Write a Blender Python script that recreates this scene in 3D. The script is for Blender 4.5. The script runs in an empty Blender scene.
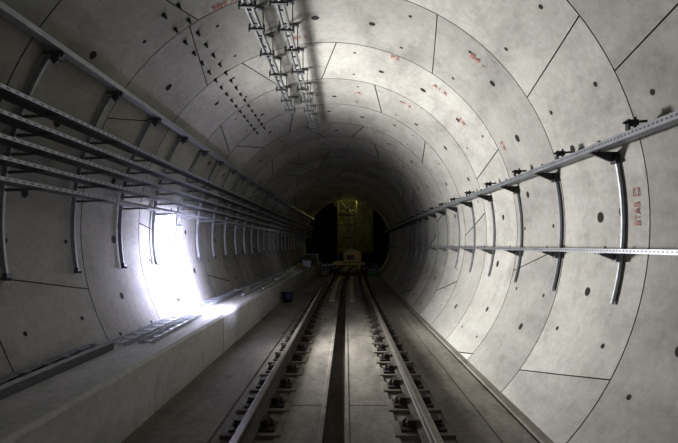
import bpy, math, random
from mathutils import Vector, Matrix
random.seed(7)
S = bpy.context.scene
COL = S.collection
CX, CZ, R = -0.2565, 1.84, 2.7
Y0, Y1 = -3.384, 28.816
def bend(y): return 0.0 if y < 12 else 0.36*((y-12)/17.0)**2
def P(th, y, r=R, b=True):
    return (CX+(bend(y) if b else 0)+r*math.cos(th), y, CZ+r*math.sin(th))
rad = math.radians

# ---------------------------------------------------------------- materials
def newmat(name):
    m = bpy.data.materials.new(name); m.use_nodes = True
    return m, m.node_tree.nodes, m.node_tree.links, m.node_tree.nodes['Principled BSDF']
def mixc(N, L, mode, fac, a, b):
    n = N.new('ShaderNodeMix'); n.data_type = 'RGBA'; n.blend_type = mode
    for sock, v in ((0, fac), (6, a), (7, b)):
        if isinstance(v, bpy.types.NodeSocket): L.new(v, n.inputs[sock])
        elif sock == 0: n.inputs[0].default_value = v
        else: n.inputs[sock].default_value = (*v, 1)
    return n.outputs[2]
def ramp(N, L, src, stops):
    r = N.new('ShaderNodeValToRGB'); L.new(src, r.inputs[0])
    e = r.color_ramp.elements
    e[0].position, e[0].color = stops[0][0], (*stops[0][1], 1)
    e[1].position, e[1].color = stops[-1][0], (*stops[-1][1], 1)
    for p, c in stops[1:-1]:
        k = e.new(p); k.color = (*c, 1)
    return r.outputs[0]
def noise(N, L, scale, detail=6, rough=.6, stretch=(1, 1, 1)):
    tc = N.new('ShaderNodeTexCoord'); mp = N.new('ShaderNodeMapping')
    mp.inputs['Scale'].default_value = stretch
    L.new(tc.outputs['Object'], mp.inputs[0])
    n = N.new('ShaderNodeTexNoise'); n.inputs['Scale'].default_value = scale
    n.inputs['Detail'].default_value = detail; n.inputs['Roughness'].default_value = rough
    L.new(mp.outputs[0], n.inputs['Vector']); return n.outputs[0]
def concrete(name, c1, c2, tint=False, dirt=.6, stretch=(1, 1, 1), rough=.85, spec=.3, fine=.28, stains=0):
    m, N, L, B = newmat(name)
    a = ramp(N, L, noise(N, L, 1.1, 8, .65, stretch), [(.3, c1), (.7, c2)])
    b = ramp(N, L, noise(N, L, 14, 6, .7), [(.3, (1-fine,)*3), (.7, (1+fine*.35,)*3)])
    c = mixc(N, L, 'MULTIPLY', 1, a, b)
    d = ramp(N, L, noise(N, L, .9, 5, .7, (2.2, .6, 1.5)), [(.28, (1-dirt,)*3), (.5, (1, 1, 1)), (.78, (1.12, 1.12, 1.13))])
    c = mixc(N, L, 'MULTIPLY', 1, c, d)
    s = ramp(N, L, noise(N, L, 45, 3, .5), [(.25, (.6, .6, .6)), (.36, (1, 1, 1))])
    c = mixc(N, L, 'MULTIPLY', .5, c, s)
    if stains:
        t = ramp(N, L, noise(N, L, 3.2, 7, .75, (1, .8, .45)), [(.33, (1-stains, 1-stains, 1-stains*1.05)), (.46, (1, 1, 1)), (.64, (1, 1, 1)), (.74, (1+stains*.5,)*3)])
        c = mixc(N, L, 'MULTIPLY', 1, c, t)
    if tint:
        at = N.new('ShaderNodeAttribute'); at.attribute_name = 'tint'
        c = mixc(N, L, 'MULTIPLY', 1, c, at.outputs['Color'])
    L.new(c, B.inputs['Base Color'])
    B.inputs['Roughness'].default_value = rough
    B.inputs['Specular IOR Level'].default_value = spec
    bp = N.new('ShaderNodeBump'); bp.inputs['Strength'].default_value = .2; bp.inputs['Distance'].default_value = .008
    L.new(noise(N, L, 30, 6, .7), bp.inputs['Height']); L.new(bp.outputs[0], B.inputs['Normal'])
    return m
def plain(name, col, rough=.5, metal=0, var=.3, scale=12, emis=None, es=0):
    m, N, L, B = newmat(name)
    lo = tuple(x*(1-var) for x in col)
    L.new(ramp(N, L, noise(N, L, scale, 4, .6), [(.35, lo), (.65, col)]), B.inputs['Base Color'])
    B.inputs['Roughness'].default_value = rough; B.inputs['Metallic'].default_value = metal
    if emis:
        B.inputs['Emission Color'].default_value = (*emis, 1); B.inputs['Emission Strength'].default_value = es
    return m
def perforated(name, col, axis, half, pitch=.05, centre=0.0, hole=.05):
    m, N, L, B = newmat(name)
    tc = N.new('ShaderNodeTexCoord'); sp = N.new('ShaderNodeSeparateXYZ'); L.new(tc.outputs['Object'], sp.inputs[0])
    def math_(op, a, b):
        n = N.new('ShaderNodeMath'); n.operation = op
        for i, v in enumerate((a, b)):
            if isinstance(v, bpy.types.NodeSocket): L.new(v, n.inputs[i])
            elif v is not None: n.inputs[i].default_value = v
        return n.outputs[0]
    yy = math_('LESS_THAN', math_('FRACT', math_('DIVIDE', sp.outputs[1], pitch), None), .5)
    zz = math_('LESS_THAN', math_('ABSOLUTE', math_('SUBTRACT', sp.outputs[axis], centre), None), half)
    k = math_('MULTIPLY', yy, zz)
    n = ramp(N, L, noise(N, L, 9, 4), [(.3, tuple(x*.7 for x in col)), (.7, col)])
    L.new(mixc(N, L, 'MIX', k, n, (hole,)*3), B.inputs['Base Color'])
    B.inputs['Roughness'].default_value = .42; B.inputs['Metallic'].default_value = .45
    return m

M_wall = concrete('lining_concrete', (.305, .300, .278), (.38, .374, .35), tint=True, dirt=.28, fine=.14, stains=.17)
M_joint = plain('joint_dark', (.065, .064, .06), .9)
M_hole = plain('grout_hole_dark', (.022, .015, .012), .9)
M_bench = concrete('bench_concrete', (.42, .418, .40), (.55, .547, .53), dirt=.3, stretch=(1, .4, 1), fine=.2, stains=.2)
M_floor = concrete('floor_concrete', (.165, .15, .125), (.25, .232, .20), dirt=.45, stretch=(2, .5, 1), stains=.35)
M_slab = concrete('slab_concrete', (.185, .17, .145), (.28, .262, .23), dirt=.45, stretch=(2, .5, 1), fine=.25, stains=.35)
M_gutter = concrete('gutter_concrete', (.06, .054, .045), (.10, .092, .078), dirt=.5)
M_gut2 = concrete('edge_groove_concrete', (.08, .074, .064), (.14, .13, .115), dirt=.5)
M_galv = plain('galvanised_steel', (.42, .44, .47), .4, .5, .25)
M_hang = plain('hanger_steel', (.24, .245, .25), .5, .5, .35)
M_dsteel = plain('dull_steel', (.13, .135, .145), .5, .4, .3)
M_arm = plain('arm_steel', (.22, .23, .245), .5, .4, .3)
M_perfz = perforated('perforated_steel', (.27, .28, .30), 2, .007, .045, hole=.06)
M_tray = perforated('tray_front_lit', (.46, .49, .54), 2, .006, .09, hole=.12)  # lit front edge of the tray put into a lighter steel colour
M_traylip = plain('tray_lip_steel', (.32, .34, .37), .3, .6, .2)
M_tray2 = perforated('tray_bottom_shaded', (.13, .138, .148), 0, .05, .07, hole=.05)  # underside shade put into a darker steel colour
M_black = plain('black_rubber', (.012, .012, .014), .5)
M_strip = plain('grey_backing_strip', (.12, .12, .12), .7)
M_rail = plain('rail_rust', (.09, .08, .068), .6, .3, .4, 20)
M_railtop = plain('rail_head_steel', (.22, .205, .18), .4, .5, .25, 20)
M_cast = plain('cast_baseplate', (.05, .044, .038), .7, .2, .5)
M_pede = concrete('pedestal_concrete', (.16, .15, .125), (.25, .235, .20), dirt=.4)
M_red = plain('red_paint', (.40, .13, .10), .8, 0, .45, 50)
M_yel = plain('yellow_paint', (.48, .42, .13), .5, 0, .3)
M_orange = plain('dull_yellow_paint', (.55, .41, .16), .6, 0, .4)
M_wood = plain('pale_timber', (.45, .40, .31), .7, 0, .3, 15)
M_olive = plain('olive_glow', (.07, .072, .028), .85, 0, .6, 3)  # olive tint stands in for the yellow-green glow in the chamber
M_blue = plain('blue_plastic', (.018, .028, .08), .5, 0, .2)
M_green = plain('green_plastic', (.05, .25, .14), .5, 0, .2)
M_tube = plain('tube_glow', (1, 1, 1), .4, 0, 0, 5, (.84, .84, 1.0), 60)
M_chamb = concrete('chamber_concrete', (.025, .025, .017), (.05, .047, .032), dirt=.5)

# ---------------------------------------------------------------- mesh builder
class MB:
    def __init__(s): s.v = []; s.f = []; s.m = []
    def box(s, c, d, rot=None, mat=0):
        b = len(s.v); c = Vector(c)
        for x in (-.5, .5):
            for y in (-.5, .5):
                for z in (-.5, .5):
                    p = Vector((x*d[0], y*d[1], z*d[2]))
                    if rot is not None: p = rot @ p
                    s.v.append(tuple(c+p))
        for q in ((0, 1, 3, 2), (4, 6, 7, 5), (0, 4, 5, 1), (2, 3, 7, 6), (0, 2, 6, 4), (1, 5, 7, 3)):
            s.f.append([b+i for i in q]); s.m.append(mat)
        return s
    def cyl(s, p0, p1, r, n=12, mat=0, r1=None):
        p0, p1 = Vector(p0), Vector(p1); d = (p1-p0).normalized()
        a = Vector((0, 0, 1)) if abs(d.z) < .9 else Vector((1, 0, 0))
        u = d.cross(a).normalized(); w = d.cross(u); b = len(s.v); r1 = r if r1 is None else r1
        for p, rr in ((p0, r), (p1, r1)):
            for i in range(n):
                t = 2*math.pi*i/n; s.v.append(tuple(p+u*rr*math.cos(t)+w*rr*math.sin(t)))
        for i in range(n):
            j = (i+1) % n; s.f.append([b+i, b+j, b+n+j, b+n+i]); s.m.append(mat)
        s.f.append([b+i for i in range(n)][::-1]); s.m.append(mat)
        s.f.append([b+n+i for i in range(n)]); s.m.append(mat)
        return s
    def sweep(s, prof, ya, yb, step=1.5, mat=0, closed=True, matf=None, b_=True):
        n = max(1, int((yb-ya)/step)); k = len(prof); b = len(s.v)
        for i in range(n+1):
            y = ya+(yb-ya)*i/n; o = bend(y) if b_ else 0
            for x, z in prof: s.v.append((x+o, y, z))
        m = k if closed else k-1
        for i in range(n):
            for j in range(m):
                j2 = (j+1) % k
                s.f.append([b+i*k+j, b+i*k+j2, b+(i+1)*k+j2, b+(i+1)*k+j]); s.m.append(matf(j) if matf else mat)
        if closed:
            s.f.append([b+j for j in range(k)]); s.m.append(mat)
            s.f.append([b+n*k+j for j in range(k)][::-1]); s.m.append(mat)
        return s
    def arcbar(s, t0, t1, r0, r1, ya, yb, n=14, mat=0):
        b = len(s.v)
        for i in range(n+1):
            t = t0+(t1-t0)*i/n
            for r, y in ((r0, ya), (r1, ya), (r1, yb), (r0, yb)):
                s.v.append((CX+r*math.cos(t), y, CZ+r*math.sin(t)))
        for i in range(n):
            for j in range(4):
                s.f.append([b+4*i+j, b+4*i+(j+1) % 4, b+4*i+4+(j+1) % 4, b+4*i+4+j]); s.m.append(mat)
        s.f.append([b, b+1, b+2, b+3]); s.m.append(mat)
        s.f.append([b+4*n+j for j in (3, 2, 1, 0)]); s.m.append(mat)
        return s
    def prism(s, pts, ya, yb, mat=0):
        return s.sweep(pts, ya, yb, 99, mat, b_=False)
    def obj(s, name, mats, origin=(0, 0, 0), smooth=False, parent=None, fix=True):
        o = Vector(origin)
        me = bpy.data.meshes.new(name)
        me.from_pydata([tuple(Vector(p)-o) for p in s.v], [], s.f)
        for m in (mats if isinstance(mats, (list, tuple)) else [mats]): me.materials.append(m)
        for i, p in enumerate(me.polygons): p.material_index = s.m[i]; p.use_smooth = smooth
        if fix:
            import bmesh
            bm = bmesh.new(); bm.from_mesh(me); bmesh.ops.recalc_face_normals(bm, faces=bm.faces); bm.to_mesh(me); bm.free()
        ob = bpy.data.objects.new(name, me); COL.objects.link(ob)
        if parent: ob.parent = parent
        else: ob.location = o
        return ob
def tag(o, label=None, cat=None, group=None, kind=None):
    if label: o['label'] = label
    if cat: o['category'] = cat
    if group: o['group'] = group
    if kind: o['kind'] = kind
    return o
def thing(name, base, parts, label, cat, group=None):
    e = bpy.data.objects.new(name, None); COL.objects.link(e); e.location = base; e.empty_display_size = .1
    for p in parts:
        ob = p[1].obj(p[0], p[2], base, p[3] if len(p) > 3 else False, parent=e)
        if len(p) > 4: ob['label'] = p[4]
    return tag(e, label, cat, group)
def copy_thing(src, loc, label=None):
    c = src.copy(); COL.objects.link(c); c.location = loc
    for ch in list(src.children):
        k = ch.copy(); k.parent = c; COL.objects.link(k)
    if label: c['label'] = label
    return c

# ---------------------------------------------------------------- lining
RING = 1.4; y_first = 3.616
groups = {'right': ('wall_right', MB(), []), 'left': ('wall_left', MB(), []), 'top': ('ceiling', MB(), [])}
G = .0055; DEP = .018
def disc(mb, tl, th, y, r, val, mat=2, rr=R-.003):
    b = len(mb.v); n = 14
    for i in range(n):
        a = 2*math.pi*i/n
        mb.v.append(P(th+r*math.cos(a)/R, y+r*math.sin(a), rr))
    mb.f.append([b+i for i in range(n)]); mb.m.append(mat); tl.append(val)
def segment(mb, tl, a0, a1, b0, b1, ya, yb, val, G=G):
    lo, hi = rad(-47), rad(227)
    n = max(2, int(abs(a1-a0)/rad(2.0))); rows = 3
    def ang(i, j):
        u, v = i/n, j/(rows-1)
        s_, e_ = a0+(b0-a0)*v, a1+(b1-a1)*v
        g = G/R
        return s_+g+(e_-s_-2*g)*u
    cl = lambda t: min(max(t, lo), hi)
    b = len(mb.v)
    for j in range(rows):
        y = ya+G+(yb-ya-2*G)*j/(rows-1)
        for i in range(n+1): mb.v.append(P(cl(ang(i, j)), y))
    W = n+1
    def face(ids, m):
        mb.f.append(ids); mb.m.append(m); tl.append(val)
    for j in range(rows-1):
        for i in range(n):
            face([b+j*W+i, b+(j+1)*W+i, b+(j+1)*W+i+1, b+j*W+i+1], 0)
    loop = [(i, 0) for i in range(n+1)]+[(n, 1)]+[(i, 2) for i in range(n, -1, -1)]+[(0, 1)]
    fb = len(mb.v)
    for i, j in loop: mb.v.append(mb.v[b+j*W+i])
    sb = len(mb.v)
    for i, j in loop:
        y = ya+G+(yb-ya-2*G)*j/(rows-1); mb.v.append(P(cl(ang(i, j)), y, R+DEP))
    for k in range(len(loop)):
        k2 = (k+1) % len(loop)
        face([fb+k, fb+k2, sb+k2, sb+k], 1)
    bb = len(mb.v)
    for i, j in loop:
        u = i/n; v = j/2
        t = (a0+(b0-a0)*v)*(1-u)+(a1+(b1-a1)*v)*u
        mb.v.append(P(cl(t), ya+(yb-ya)*v, R+DEP))
    for k in range(len(loop)):
        k2 = (k+1) % len(loop); face([sb+k, sb+k2, bb+k2, bb+k], 1)
base_j = [(-100, 3.8), (-32, -3.8), (35.2, -2.6), (102.5, 3.0), (125, -4), (192, 2.6), (260, 3.8)]
rots = {0: 0, 1: 24, 2: -12, 3: 36, 4: 8, 5: -24, 6: 30, 7: -6}
k0 = int(round((y_first-Y0)/RING)); nr = int(round((Y1-Y0)/RING))
for q in range(nr):
    ya = Y0+q*RING; yb = ya+RING; idx = q-k0
    ro = rots[idx % 8]; rv = (1.10 if q % 2 else .90)*random.uniform(.97, 1.03)
    js = [(a+ro, s) for a, s in base_j]
    js = js + [(a+360, s) for a, s in js[1:]] ; js = [(a-360, s) for a, s in js[:6]] + js
    js = sorted(set(js))
    for (a, sa), (c, sc) in zip(js[:-1], js[1:]):
        if c < -47 or a > 227 or c-a < 5: continue
        mid = (max(a, -47)+min(c, 227))/2
        g = 'right' if mid < 52 else ('top' if mid < 128 else 'left')
        nm, mb, tl = groups[g]
        val = rv*random.uniform(.88, 1.07)
        aa, ab, ba, bb_ = rad(max(a-sa, -47.5)), rad(min(c-sc, 227.5)), rad(max(a+sa, -47.5)), rad(min(c+sc, 227.5))
        segment(mb, tl, aa, ab, ba, bb_, ya, yb, val, .006+max(0, min(ya-5, 9))*.0012)
        w = c-a
        m_ = (a+c)/2
        if -40 < m_ < 220:
            disc(mb, tl, rad(m_), ya+.7, .052, 1, mat=2)
        for fr in (.13, .87):
            for fy in (.1, .9):
                t = a+w*fr
                if -40 < t < 220 and w > 30: disc(mb, tl, rad(t), ya+RING*(.5+(fy-.5)*.75), .024, 1)
        if w > 30:
            for fr in (.27, .73):
                t = a+w*fr
                if -40 < t < 220: disc(mb, tl, rad(t), ya+.7+random.uniform(-.3, .3), .044, 1)
nm, mb, tl = groups['right']
disc(mb, tl, rad(2.2), 3.97, .05, 1)
walls = {}
for g, (nm, mb, tl) in groups.items():
    ob = mb.obj(nm, [M_wall, M_joint, M_hole], fix=False)
    at = ob.data.attributes.new('tint', 'FLOAT_COLOR', 'FACE')
    for i, v in enumerate(tl): at.data[i].color = (v, v*.998, v*.99, 1)
    for p in ob.data.polygons:
        if p.material_index == 0: p.use_smooth = True
    tag(ob, 'precast grey concrete tunnel lining segments with bolt holes', kind='structure')
    walls[g] = ob
def stencil(txt, th, y, size, flip=False, par='right'):
    cu = bpy.data.curves.new('stencil_text', 'FONT'); cu.body = txt; cu.size = size; cu.align_x = 'CENTER'; cu.align_y = 'CENTER'; cu.extrude = .0008; cu.offset = .0
    t = bpy.data.objects.new('tmp', cu); COL.objects.link(t)
    me = bpy.data.meshes.new_from_object(t.evaluated_get(bpy.context.evaluated_depsgraph_get())); bpy.data.objects.remove(t)
    th = rad(th); s = -1 if flip else 1
    X = Vector((-math.sin(th), 0, math.cos(th)))*s; Z = Vector((-math.cos(th), 0, -math.sin(th))); Yv = Z.cross(X)
    M = Matrix((X, Yv, Z)).transposed().to_4x4(); M.translation = Vector(P(th, y, R-.012))
    me.transform(M); me.materials.clear(); me.materials.append(M_red)
    ob = bpy.data.objects.new('stencil_text', me); COL.objects.link(ob); ob.parent = walls[par]; ob['label'] = 'red stencilled segment code'
    return ob
bpy.context.view_layer.update()
stencil('BTAB', 1.5, 3.76, .085)
m = MB(); c = Vector(P(rad(5.4), 3.76, R-.010)); t = Vector((-math.sin(rad(5.4)), 0, math.cos(rad(5.4))))
for s in (-1, 1):
    m.box(c+t*.030*s, (.004, .066, .007)); m.box(c+Vector((0, .030*s, 0)), (.004, .007, .066))
o = m.obj('stencil_square', M_red, parent=walls['right'])
stencil('F2', 69, 6.5, .15, True, 'top'); stencil('B4 -', 47.7, 5.32, .14, True, 'right'); stencil('EB9 AB', 113, 4.95, .12, True, 'top')
stencil('F 3', 60, 8.1, .15, True, 'top'); stencil('K2', 26, 6.2, .12, False, 'right'); stencil('B1 2', 98, 6.2, .12, True, 'top')
stencil('B3', 40, 7.0, .14, False, 'right'); stencil('-4', 80, 8.4, .16, True, 'top'); stencil('A1 R', 52, 6.7, .13, True, 'right'); stencil('K', 15, 7.4, .12, False, 'right')

# ---------------------------------------------------------------- floor, bench
prof = [(-2.30, -.02), (-1.90, 0), (-1.16, 0), (-1.155, -.012), (-1.14, -.012), (-1.13, -.01), (-.62, -.01), (-.61, .01), (-.245, .01), (-.235, .02), (-.20, .02), (-.19, -.11),
        (-.02, -.11), (-.01, .02), (.025, .02), (.035, .01), (.46, .01), (.47, -.01), (.93, -.01), (.94, .0), (1.30, .0), (1.303, -.015), (1.318, -.015), (1.32, .0), (1.60, 0), (1.605, -.02), (1.64, -.02), (1.645, .01), (1.82, .01)]
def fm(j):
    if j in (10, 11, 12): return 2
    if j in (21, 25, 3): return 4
    if j in (7, 8, 9, 13, 14, 15): return 1
    if j in (5,): return 3
    if j >= 18: return 1
    return 0
fl = MB().sweep(prof, Y0, 42, 1.2, closed=False, matf=fm)
f = fl.obj('floor', [M_floor, M_slab, M_gutter, M_pede, M_gut2], fix=False)
tag(f, 'dusty concrete trackbed with central drain channel', kind='structure')
for y in (4.6, 8.2, 11.8, 15.4, 19.0):
    for xa, xb in ((-.60, -.25), (.04, .46)):
        MB().box(((xa+xb)/2+bend(y), y, .0105), (xb-xa, .014, .003)).obj('joint_line', M_joint, parent=f)
bprof = [(-2.75, -.02), (-2.75, .57), (-1.91, .57), (-1.88, .54), (-1.88, -.02)]
b = MB().sweep(bprof, Y0, Y1, 1.2).obj('trim_1', M_bench); tag(b, 'raised concrete side bench along the tunnel wall', kind='structure')
for i, y in enumerate((6.9, 11.9, 15.9, 19.9)):
    j = MB().box((-2.31+bend(y), y, .5715), (.84, .008, .003)).box((-1.8795+bend(y), y, .27), (.003, .008, .54)).obj('joint_line', M_joint, parent=b)

# ---------------------------------------------------------------- rails
rp = [(-.07, 0), (.07, 0), (.07, .012), (.015, .03), (.008, .045), (.008, .118), (.032, .128), (.032, .155), (.025, .16), (-.025, .16), (-.032, .155), (-.032, .128), (-.008, .118), (-.008, .045), (-.015, .03), (-.07, .012)]
for x in (-.82, .68):
    ob = MB().sweep([(x+a, .061+z) for a, z in rp], Y0, 40, 1.2, matf=lambda j: 1 if j in (7, 8, 9) else 0).obj('track_rail', [M_rail, M_railtop], (x, Y0, .061))
    tag(ob, 'dull rusty steel running rail on concrete trackbed', 'rail', 'running rails')
def fastening(x, y):
    g = []
    g.append(('pedestal', MB().box((x, y, .0), (.52, .32, .05)), M_pede))
    bp = MB().box((x, y, .035), (.40, .19, .022)).box((x, y, .052), (.17, .16, .015))
    g.append(('baseplate', bp, M_cast))
    for s in (-1, 1):
        c = MB().box((x+s*.108, y, .08), (.06, .13, .07)).cyl((x+s*.07, y-.05, .092), (x+s*.15, y-.06, .08), .014, 8).cyl((x+s*.07, y+.05, .092), (x+s*.15, y+.06, .08), .014, 8)
        g.append(('clip', c, M_cast))
        bo = MB().cyl((x+s*.165, y, .04), (x+s*.165, y, .10), .013, 8).cyl((x+s*.165, y, .045), (x+s*.165, y, .07), .024, 6)
        g.append(('bolt', bo, M_cast))
    return thing('rail_fastening', (x, y, -.02), g, 'dark cast baseplate with clips holding the rail', 'rail fastening', 'rail fastenings')
for x in (-.82, .68):
    t0 = fastening(x, 2.2)
    y = 2.2+.6
    while y < 27:
        copy_thing(t0, (x+bend(y), y+random.uniform(-.02, .02), -.02)); y += .6

# ---------------------------------------------------------------- left cable brackets and trays
levels = [1.10, .94, .78, .63, .48]
def wallx(zr, r=R): return CX-math.sqrt(r*r-(zr-.19)**2)
post = MB().arcbar(rad(146), rad(189.8), R-.065, R-.022, -.014, .014, 20)
parts = [('post', post, M_galv, False)]
for i in range(5):
    z = 1.65+levels[i]; xw = wallx(levels[i])
    a = MB().prism([(xw+.06, z-.006), (xw+.385, z-.006), (xw+.385, z-.011), (xw+.07, z-.03)], -.005, .005)
    a.box((xw+.23, 0, z-.005), (.31, .016, .005))
    parts.append(('arm', a, M_arm))
hd = MB().box((-2.47, 0, 3.27), (.16, .04, .02)).prism([(-2.54, 3.28), (-2.38, 3.28), (-2.38, 3.25), (-2.46, 3.17)], -.012, .012).box((-2.42, 0, 3.235), (.035, .07, .05))
parts.append(('head_bracket', hd, M_dsteel))
ft = MB().box((wallx(-.27)+.055, 0, 1.38), (.04, .06, .06)).cyl((wallx(-.27)+.03, 0, 1.36), (wallx(-.27)+.10, 0, 1.36), .012, 8)
parts.append(('foot_plate', ft, M_dsteel))
basep = (wallx(-.27), 0, 1.36)
LB = thing('cable_bracket', basep, parts, 'curved galvanised post with five cantilever tray arms', 'cable bracket', 'curved tray brackets on the tunnel wall')
LB.location = (basep[0], .8, basep[2])
y = 1.8
while y < 28:
    copy_thing(LB, (basep[0]+bend(y), y, basep[2])); y += 1.0
for i in range(5):
    z = 1.65+levels[i]+.001; xw = wallx(levels[i]); a, b_ = xw+.20, xw+.39
    t = .004
    pr = [(a, z+.03), (a, z), (b_, z), (b_, z+.03), (b_-.012, z+.03), (b_-.012, z+.026), (b_-t, z+.026), (b_-t, z+t), (a+t, z+t), (a+t, z+.03)]
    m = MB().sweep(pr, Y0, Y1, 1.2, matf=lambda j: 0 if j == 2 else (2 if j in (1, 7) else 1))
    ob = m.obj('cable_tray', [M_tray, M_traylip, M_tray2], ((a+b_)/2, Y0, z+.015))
    tag(ob, 'long slotted galvanised cable tray on wall brackets', 'cable tray', 'wall cable trays')
z = 3.285
pr = [(-2.46, z), (-2.38, z), (-2.38, z+.05), (-2.39, z+.05), (-2.39, z+.01), (-2.45, z+.01), (-2.45, z+.05), (-2.46, z+.05)]
ob = MB().sweep(pr, Y0, Y1, 1.2).obj('cable_channel', [M_galv], (-2.42, Y0, z)); tag(ob, 'narrow galvanised channel along the upper wall', 'cable channel')

# ---------------------------------------------------------------- right brackets and rails
th_t = math.asin((.72-.19)/2.62); th_b = math.asin((-.50-.19)/2.62)
post = MB().arcbar(th_b, th_t, R-.038, R-.012, -.010, .010, 16)
post2 = MB().arcbar(th_b+.01, th_t-.01, R-.012, R-.003, -.012, .012, 12)
up = MB().prism([(2.14, 1.65+.80), (2.38, 1.65+.80), (2.38, 1.65+.73), (2.30, 1.65+.73)], -.014, .014).box((2.26, 0, 2.455), (.25, .045, .012)).box((2.35, 0, 2.40), (.04, .08, .08)).cyl((2.21, 0, 2.44), (2.21, 0, 2.56), .012, 8)
lo = MB().prism([(2.20, 1.57), (2.38, 1.57), (2.38, 1.50)], -.010, .010).box((2.29, 0, 1.573), (.2, .10, .008)).box((2.35, 0, 1.535), (.03, .07, .06)).cyl((2.26, 0, 1.56), (2.26, 0, 1.64), .01, 8)
basep = (2.33, 0, 1.15)
RB = thing('rail_bracket', basep, [('post', post, M_galv), ('backing_strip', post2, M_strip), ('upper_arm', up, M_black), ('lower_arm', lo, M_dsteel)], 'curved galvanised post with upper and lower arms', 'wall bracket', 'curved rail brackets on the tunnel wall')
RB.location = (2.33, 3.93-1.14, 1.15)
CL = thing('cable_clamp', (2.2, 0, 2.5), [('clamp_body', MB().box((2.17, 0, 2.575), (.07, .05, .04)).box((2.135, 0, 2.56), (.015, .04, .08)), M_black), ('bolt', MB().cyl((2.19, 0, 2.52), (2.19, 0, 2.62), .010, 8).cyl((2.10, .0, 2.575), (2.28, 0, 2.59), .010, 8), M_black)], 'small black clamp bolted on the rail', 'clamp', 'black clamps on the upper rail')
CL.location = (2.2, 2.25, 2.5)
y = 3.93
while y < 28:
    copy_thing(RB, (2.33+bend(y), y, 1.15)); copy_thing(CL, (2.2+bend(y-.52), y-.52, 2.5)); y += 1.14
zu = 2.47
pr = [(2.15, zu), (2.25, zu), (2.25, zu+.065), (2.244, zu+.065), (2.244, zu+.006), (2.156, zu+.006), (2.156, zu+.055), (2.15, zu+.055)]
ob = MB().sweep(pr, Y0, Y1, 1.2).obj('perforated_rail', [M_perfz], (2.2, Y0, zu+.03)); tag(ob, 'galvanised slotted channel high on curved brackets', 'rail', 'slotted steel wall rails')
zl = 1.582
pr = [(2.22, zl), (2.27, zl), (2.27, zl+.006), (2.226, zl+.006), (2.226, zl+.036), (2.22, zl+.036)]
ob = MB().sweep(pr, Y0, Y1, 1.2).obj('perforated_rail', [M_perfz], (2.245, Y0, zl+.02)); tag(ob, 'thin galvanised slotted angle on curved brackets', 'rail', 'slotted steel wall rails')

# ---------------------------------------------------------------- ceiling hanger assembly
def hanger(x, zr=4.25):
    zc = CZ+math.sqrt(R*R-(x-CX)**2)
    p = [('base_plate', MB().box((x, 0, zc-.016), (.18, .05, .016)), M_dsteel)]
    for s in (-1, 1):
        p.append(('leg', MB().box((x+s*.075, 0, (zc+zr)/2-.04), (.010, .03, zc-zr+.04)), M_hang))
    p.append(('crossbar', MB().box((x, 0, zr-.085), (.19, .03, .022)), M_dsteel))
    for s in (-1, 1):
        p.append(('bolt', MB().cyl((x+s*.088, 0, zr-.12), (x+s*.088, 0, zr-.03), .008, 8), M_dsteel))
    return thing('ceiling_hanger', (x, 0, zc), p, 'galvanised drop bracket bolted to the tunnel crown', 'hanger', 'drop brackets under the crown'), zc
for x, ye in ((-1.04, 8.8), (-.70, 10.2)):
    hg, zc = hanger(x); y = 3.0; hg.location = (x, y, zc)
    while y < ye-.8:
        y += .58+random.uniform(-.1, .16); copy_thing(hg, (x, y, zc))
    m = MB()
    for s in (-.035, .035):
        m.sweep([(x+s-.011, 4.18), (x+s+.011, 4.18), (x+s+.011, 4.235), (x+s-.011, 4.235)], 2.0, ye, 1.2)
    yy = 2.2
    while yy < ye: m.box((x, yy, 4.2), (.07, .025, .02)); yy += .3
    ob = m.obj('hanging_ladder', [M_hang], (x, 2, 4.2)); tag(ob, 'narrow galvanised ladder channel under drop brackets', 'cable ladder', 'hanging ladder channels')
st = None
for th in (122.8, 126.6):
    y = 4.6
    while y < 9.6:
        if st is None:
            me = MB().cyl((0, 0, 0), (0, 0, .055), .012, 8).cyl((0, 0, .0), (0, 0, .02), .024, 6)
            st = me.obj('anchor_bolt', M_black); ob = st
        else:
            ob = st.copy(); COL.objects.link(ob)
        t = rad(th); n = Vector((-math.cos(t), 0, -math.sin(t)))
        ob.rotation_euler = n.to_track_quat('Z', 'Y').to_euler(); ob.location = P(t, y, R+.001)
        tag(ob, 'dark steel anchor stud protruding from concrete lining', 'anchor bolt', 'rows of anchor studs in the lining'); y += .3

# ---------------------------------------------------------------- tube work light on the bench
lx, ly = -2.70, 7.3
tb = MB().cyl((lx, ly, .80), (lx, ly, 1.95), .03, 14)
cap = MB().cyl((lx, ly, .76), (lx, ly, .80), .036, 14).cyl((lx, ly, 1.95), (lx, ly, 1.98), .036, 14)
ba = MB().cyl((lx, ly, .57), (lx, ly, .76), .015, 8)
for k in range(3):
    a = 2*math.pi*k/3; ba.cyl((lx, ly, .70), (lx+.12*math.cos(a)*(.5 if k else 1), ly+.12*math.sin(a), .578), .01, 8)
thing('work_light', (lx, ly, .57), [('lamp_tube', tb, M_tube, True, 'glowing white tube'), ('end_cap', cap, M_dsteel), ('stand', ba, M_galv)], 'glaring white tube work light standing on the bench', 'work light')

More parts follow.
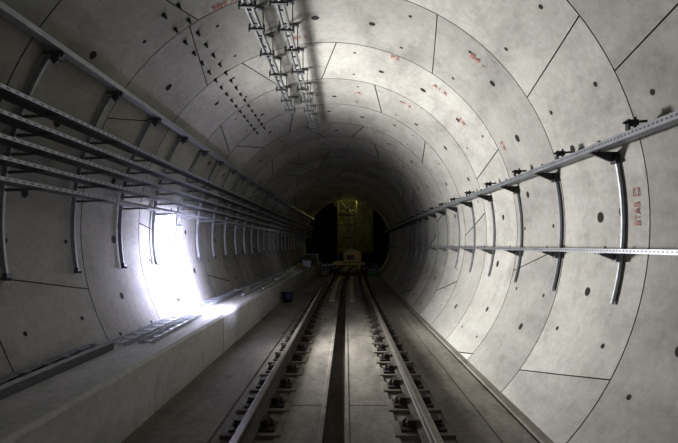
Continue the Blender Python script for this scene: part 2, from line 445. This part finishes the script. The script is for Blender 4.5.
# ---------------------------------------------------------------- things on the bench
def traylen(x, ya, yb, z, w=.2, rot=0, mat=None, h=.03):
    L = yb-ya; m = MB()
    for s in (-1, 1):
        m.prism([(s*w/2, 0), (s*(w/2-.02), 0), (s*(w/2-.02), .004), (s*(w/2-.004), .004), (s*(w/2-.004), h), (s*w/2, h)], -L/2, L/2)
    yy = -L/2+.1
    while yy < L/2: m.box((0, yy, .01), (w-.01, .02, .01)); yy += .25
    ob = m.obj('loose_cable_tray', [mat or M_galv]); ym = (ya+yb)/2
    ob.location = (x+bend(ym), ym, z); ob.rotation_euler = (0, 0, rot)
    tag(ob, ('long dark' if mat else 'unused galvanised')+' ladder tray section lying on the bench', 'cable tray', 'loose tray sections on the bench')
traylen(-2.50, 2.2, 4.65, .572, .2, 0, M_dsteel, .07); traylen(-2.47, 2.4, 4.6, .645, .14, .006)
traylen(-2.46, 4.8, 7.0, .572, rot=.01, h=.045); traylen(-2.22, 4.9, 7.0, .572, .14, .03, h=.045)
traylen(-2.46, 7.6, 10.4, .572, h=.045); traylen(-2.45, 7.7, 10.5, .620, rot=.006)
traylen(-2.45, 11.0, 13.4, .572, rot=-.01, h=.045); traylen(-2.45, 14.0, 16.8, .572, h=.045)
for i, (x, ya, yb, r, rr) in enumerate(((-2.2, 13.7, 17.5, .01, .03), (-2.07, 13.8, 17.5, -.01, .03), (-2.3, 17.8, 21.4, .01, .04), (-2.12, 18, 21.5, -.01, .04), (-2.2, 9.5, 13.4, .01, .03), (-2.05, 11, 13.5, .015, .024), (-2.42, 17.9, 21.2, .0, .05))):
    L = yb-ya; ym = (ya+yb)/2
    ob = MB().cyl((0, -L/2, 0), (0, L/2, 0), rr, 12).obj('steel_pipe', M_galv, smooth=False)
    ob.location = (x+bend(ym), ym, .571+rr); ob.rotation_euler = (0, 0, r)
    tag(ob, 'galvanised steel pipe lying along the bench', 'pipe', 'pipes on the bench')
for i, (x, y, s) in enumerate(((-2.05, 22.3, .4), (-2.2, 23.4, .5), (-2.15, 24.8, .6), (-2.42, 22.3, .26), (-2.2, 26.3, .7))):
    bx = bend(y); mt = (M_galv, M_dsteel, M_dsteel, M_yel, M_galv)[i]
    bd = MB().box((x+bx, y, .571+s*.4), (s, s*1.3, s*.8)); ld = MB().box((x+bx, y, .571+s*.83), (s*1.06, s*1.36, s*.06)).box((x+bx, y, .571+s*.88), (s*.3, s*.2, s*.05))
    thing('tool_box', (x+bx, y, .571), [('body', bd, mt), ('lid', ld, M_black)], ('yellow' if mt is M_yel else 'grey steel')+' lidded site box on the bench', 'tool box')
x, y = -1.69, 13.0
bk = MB().cyl((x, y, 0.005), (x, y, .28), .12, 20, 0, .16).cyl((x, y, .27), (x, y, .295), .168, 20)
hn = MB()
for k in range(8):
    a0, a1 = math.pi*k/8, math.pi*(k+1)/8
    hn.cyl((x+.16*math.cos(a0), y, .28+.12*math.sin(a0)), (x+.16*math.cos(a1), y, .28+.12*math.sin(a1)), .006, 6)
e = thing('bucket', (x, y, 0), [('body', bk, M_blue, True), ('handle', hn, M_dsteel)], 'dark blue plastic bucket standing beside the bench', 'bucket')

# ---------------------------------------------------------------- planks between the rails
for x in (-.42, .18):
    y0, y1 = 13, 23; ob = MB().sweep([(x-.07, .013), (x+.07, .013), (x+.07, .055), (x-.07, .055)], y0, y1, 1.5).obj('timber_plank', M_wood, (x, y0, .013))
    tag(ob, 'pale timber plank laid between the rails', 'plank', 'planks beside the drain')

# ---------------------------------------------------------------- track trolley
ty = 25.0; tx = -.07+bend(ty)
dk = MB().box((tx, ty, .64), (1.7, 2.2, .10)).box((tx-.6, ty, .54), (.1, 2.2, .12)).box((tx+.6, ty, .54), (.1, 2.2, .12))
for k in range(5): dk.box((tx-.7+k*.35, ty-1.11, .64), (.05, .03, .12))
wh = []
for sx in (-.75, .75):
    for sy in (-.7, .7):
        wh.append(('wheel', MB().cyl((tx+sx-.035, ty+sy, .39), (tx+sx+.035, ty+sy, .39), .165, 20).cyl((tx+sx*.93-.012, ty+sy, .39), (tx+sx*.93+.0, ty+sy, .39), .185, 20), M_dsteel))
thing('track_trolley', (tx, ty, .22), [('deck', dk, M_orange)]+wh, 'dull yellow flat work trolley standing on the rails', 'trolley')
gx, gy = tx+.2, ty-.4
thing('generator', (gx, gy, .69), [('housing', MB().box((gx, gy, 1.0), (.95, .6, .5)).prism([(gx-.47, 1.25), (gx+.47, 1.25), (gx+.3, 1.36), (gx-.3, 1.36)], gy-.28, gy+.28), M_orange), ('grille', MB().box((gx-.1, gy-.305, .98), (.4, .015, .26)), M_black), ('skid', MB().box((gx, gy, .717), (.8, .7, .05)), M_dsteel), ('exhaust', MB().cyl((gx+.25, gy, 1.34), (gx+.25, gy, 1.55), .03, 10), M_black)], 'dull yellow generator with dark grille on the trolley', 'generator')
# scaffold tower
sy0 = 30.2; sx0 = .08
up = MB(); lg = MB(); br = MB()
for x in (-.62, .62):
    for y in (-.9, .9): up.cyl((sx0+x, sy0+y, .0), (sx0+x, sy0+y, 4.8), .05, 10)
for k in range(6):
    z = .5+k*.84
    for y in (-.9, .9): lg.cyl((sx0-.62, sy0+y, z), (sx0+.62, sy0+y, z), .035, 8)
    for x in (-.62, .62): lg.cyl((sx0+x, sy0-.9, z), (sx0+x, sy0+.9, z), .035, 8)
for k, z in enumerate((.5, 1.9, 3.3)):
    s = 1 if k % 2 else -1
    br.cyl((sx0-.62*s, sy0-.94, z), (sx0+.62*s, sy0-.94, z+1.4), .03, 8)
ps = [('platform', MB().box((sx0, sy0, z), (1.15, 1.7, .05)), M_wood) for z in (2.1, 3.7)]
ld = MB()
for x in (.1, .45): ld.cyl((sx0+x, sy0-1.05, .02), (sx0+x, sy0-1.0, 4.2), .03, 8)
for k in range(14): ld.cyl((sx0+.1, sy0-1.04, .3+k*.28), (sx0+.45, sy0-1.04, .3+k*.28), .02, 8)
thing('scaffold_tower', (sx0, sy0, 0), [('upright', up, M_yel), ('ledger', lg, M_yel), ('brace', br, M_yel)]+ps+[('ladder', ld, M_galv)], 'yellow scaffold tower with platforms and ladder over the track', 'scaffold')
for i, (x, y, m, s) in enumerate(((1.25, 24.0, M_green, .42), (1.25, 25.4, M_galv, .5), (-1.35, 26.5, M_dsteel, .6), (-1.35, 24.6, M_wood, .45), (1.25, 27.6, M_dsteel, .8), (-1.45, 28, M_galv, .8))):
    x += bend(y)
    bd = MB().box((x, y, s*.3+.02), (s*.95, s*1.2, s*.56)); rb = MB()
    for k in (-1, 0, 1): rb.box((x+k*s*.35, y-s*.61, s*.3+.02), (.03, .02, s*.56))
    rb.box((x, y, s*.6+.02), (s*1.02, s*1.26, .04))
    thing('storage_crate', (x, y, .01), [('body', bd, m), ('rib', rb, M_black)], ('green ribbed plastic' if m is M_green else 'pale timber ribbed' if m is M_wood else 'grey steel ribbed')+' storage crate on the trackbed edge', 'crate')

# ---------------------------------------------------------------- chamber beyond
def quad(name, pts, mat, label):
    m = MB(); m.v = [tuple(p) for p in pts]; m.f = [[0, 1, 2, 3]]; m.m = [0]
    o = m.obj(name, mat, fix=False); tag(o, label, kind='structure'); return o
ya, yb = Y1, 42
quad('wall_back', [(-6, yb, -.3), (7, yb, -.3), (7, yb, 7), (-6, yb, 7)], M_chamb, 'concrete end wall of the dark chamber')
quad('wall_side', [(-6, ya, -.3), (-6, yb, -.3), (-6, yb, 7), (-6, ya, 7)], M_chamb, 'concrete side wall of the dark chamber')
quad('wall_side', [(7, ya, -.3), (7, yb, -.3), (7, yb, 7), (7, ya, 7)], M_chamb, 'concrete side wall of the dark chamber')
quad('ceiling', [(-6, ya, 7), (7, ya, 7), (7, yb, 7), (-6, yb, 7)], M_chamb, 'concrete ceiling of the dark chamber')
o = MB().box((.75, 35.2, 4.95), (3.4, .3, .5)).obj('trim_2', M_olive); tag(o, 'olive beam across the top of the chamber', kind='structure')
o = MB().box((.75, 35.6, 2.9), (2.8, .15, 3.8)).obj('trim_3', M_olive); tag(o, 'dim olive panel added in the chamber for the yellow glow', kind='structure')  # panel added to show the glow behind the scaffold

# ---------------------------------------------------------------- lights
def point(loc, w, col, r=.1):
    l = bpy.data.lights.new('lamp_or_fill', 'POINT'); l.energy = w; l.color = col; l.shadow_soft_size = r
    o = bpy.data.objects.new('lamp_or_fill', l); o.location = loc; COL.objects.link(o); return o
def spot(loc, d, w, col, size, blend, r=.08):
    l = bpy.data.lights.new('flood_or_fill', 'SPOT'); l.energy = w; l.color = col; l.spot_size = rad(size); l.spot_blend = blend; l.shadow_soft_size = r
    o = bpy.data.objects.new('flood_or_fill', l); o.location = loc; COL.objects.link(o)
    o.rotation_euler = Vector(d).to_track_quat('-Z', 'Y').to_euler()
spot((lx+.45, ly, 1.50), (1, -.08, .26), 1700, (1, .99, .96), 140, .8, .42)
spot((lx+.42, ly+.05, 1.2), (-1, .08, -.12), 170, (.72, .72, 1.0), 165, 1.0, .22)  # unseen spot added by the tube to burn out the wall glow
spot((lx+1.05, ly+.1, 1.15), (-1, .0, -.06), 620, (.72, .72, 1.0), 128, 1.0, .3)  # second unseen spot, added in mid-air to widen the wall glow
point((lx+.5, ly, 1.25), 60, (.72, .72, 1.0), .2)  # added point, lights the trays and bench around the tube
spot((-1.4, -2.4, 1.4), (.8, 1.25, .25), 165, (1, .985, .95), 75, .9, .3)  # unseen fill spot added behind the camera for the right wall
point((-.9, -1.6, 1.2), 15, (1, .98, .94), .4)  # weak fill point added behind the camera
point((-1.5, 17.5, 2.0), 8, (.95, .96, 1.0), .2)  # unseen point added to lift the far left posts
point((.2, 22.3, 1.9), 7, (1, .86, .5), .12)  # warm point added to brighten the trolley, no fixture there
point((.5, 29.0, 4.9), 26, (1, .92, .5), .12)  # added point in front of the scaffold so its tubes show
point((.1, 33.2, 4.0), 70, (1, .90, .40), .2)
w = bpy.data.worlds.new('World'); S.world = w; w.use_nodes = True
w.node_tree.nodes['Background'].inputs[0].default_value = (.01, .01, .011, 1); w.node_tree.nodes['Background'].inputs[1].default_value = .2
S.view_settings.view_transform = 'Standard'
S.view_settings.gamma = .84

cam = bpy.data.cameras.new('Camera'); cam.sensor_width = 36; cam.lens = 450/678*36
cam.shift_x = -7/678; cam.shift_y = 23.5/678; cam.clip_start = .05
co = bpy.data.objects.new('Camera', cam); co.location = (0, 0, 1.65); co.rotation_euler = (math.pi/2, 0, 0); COL.objects.link(co)
S.camera = co
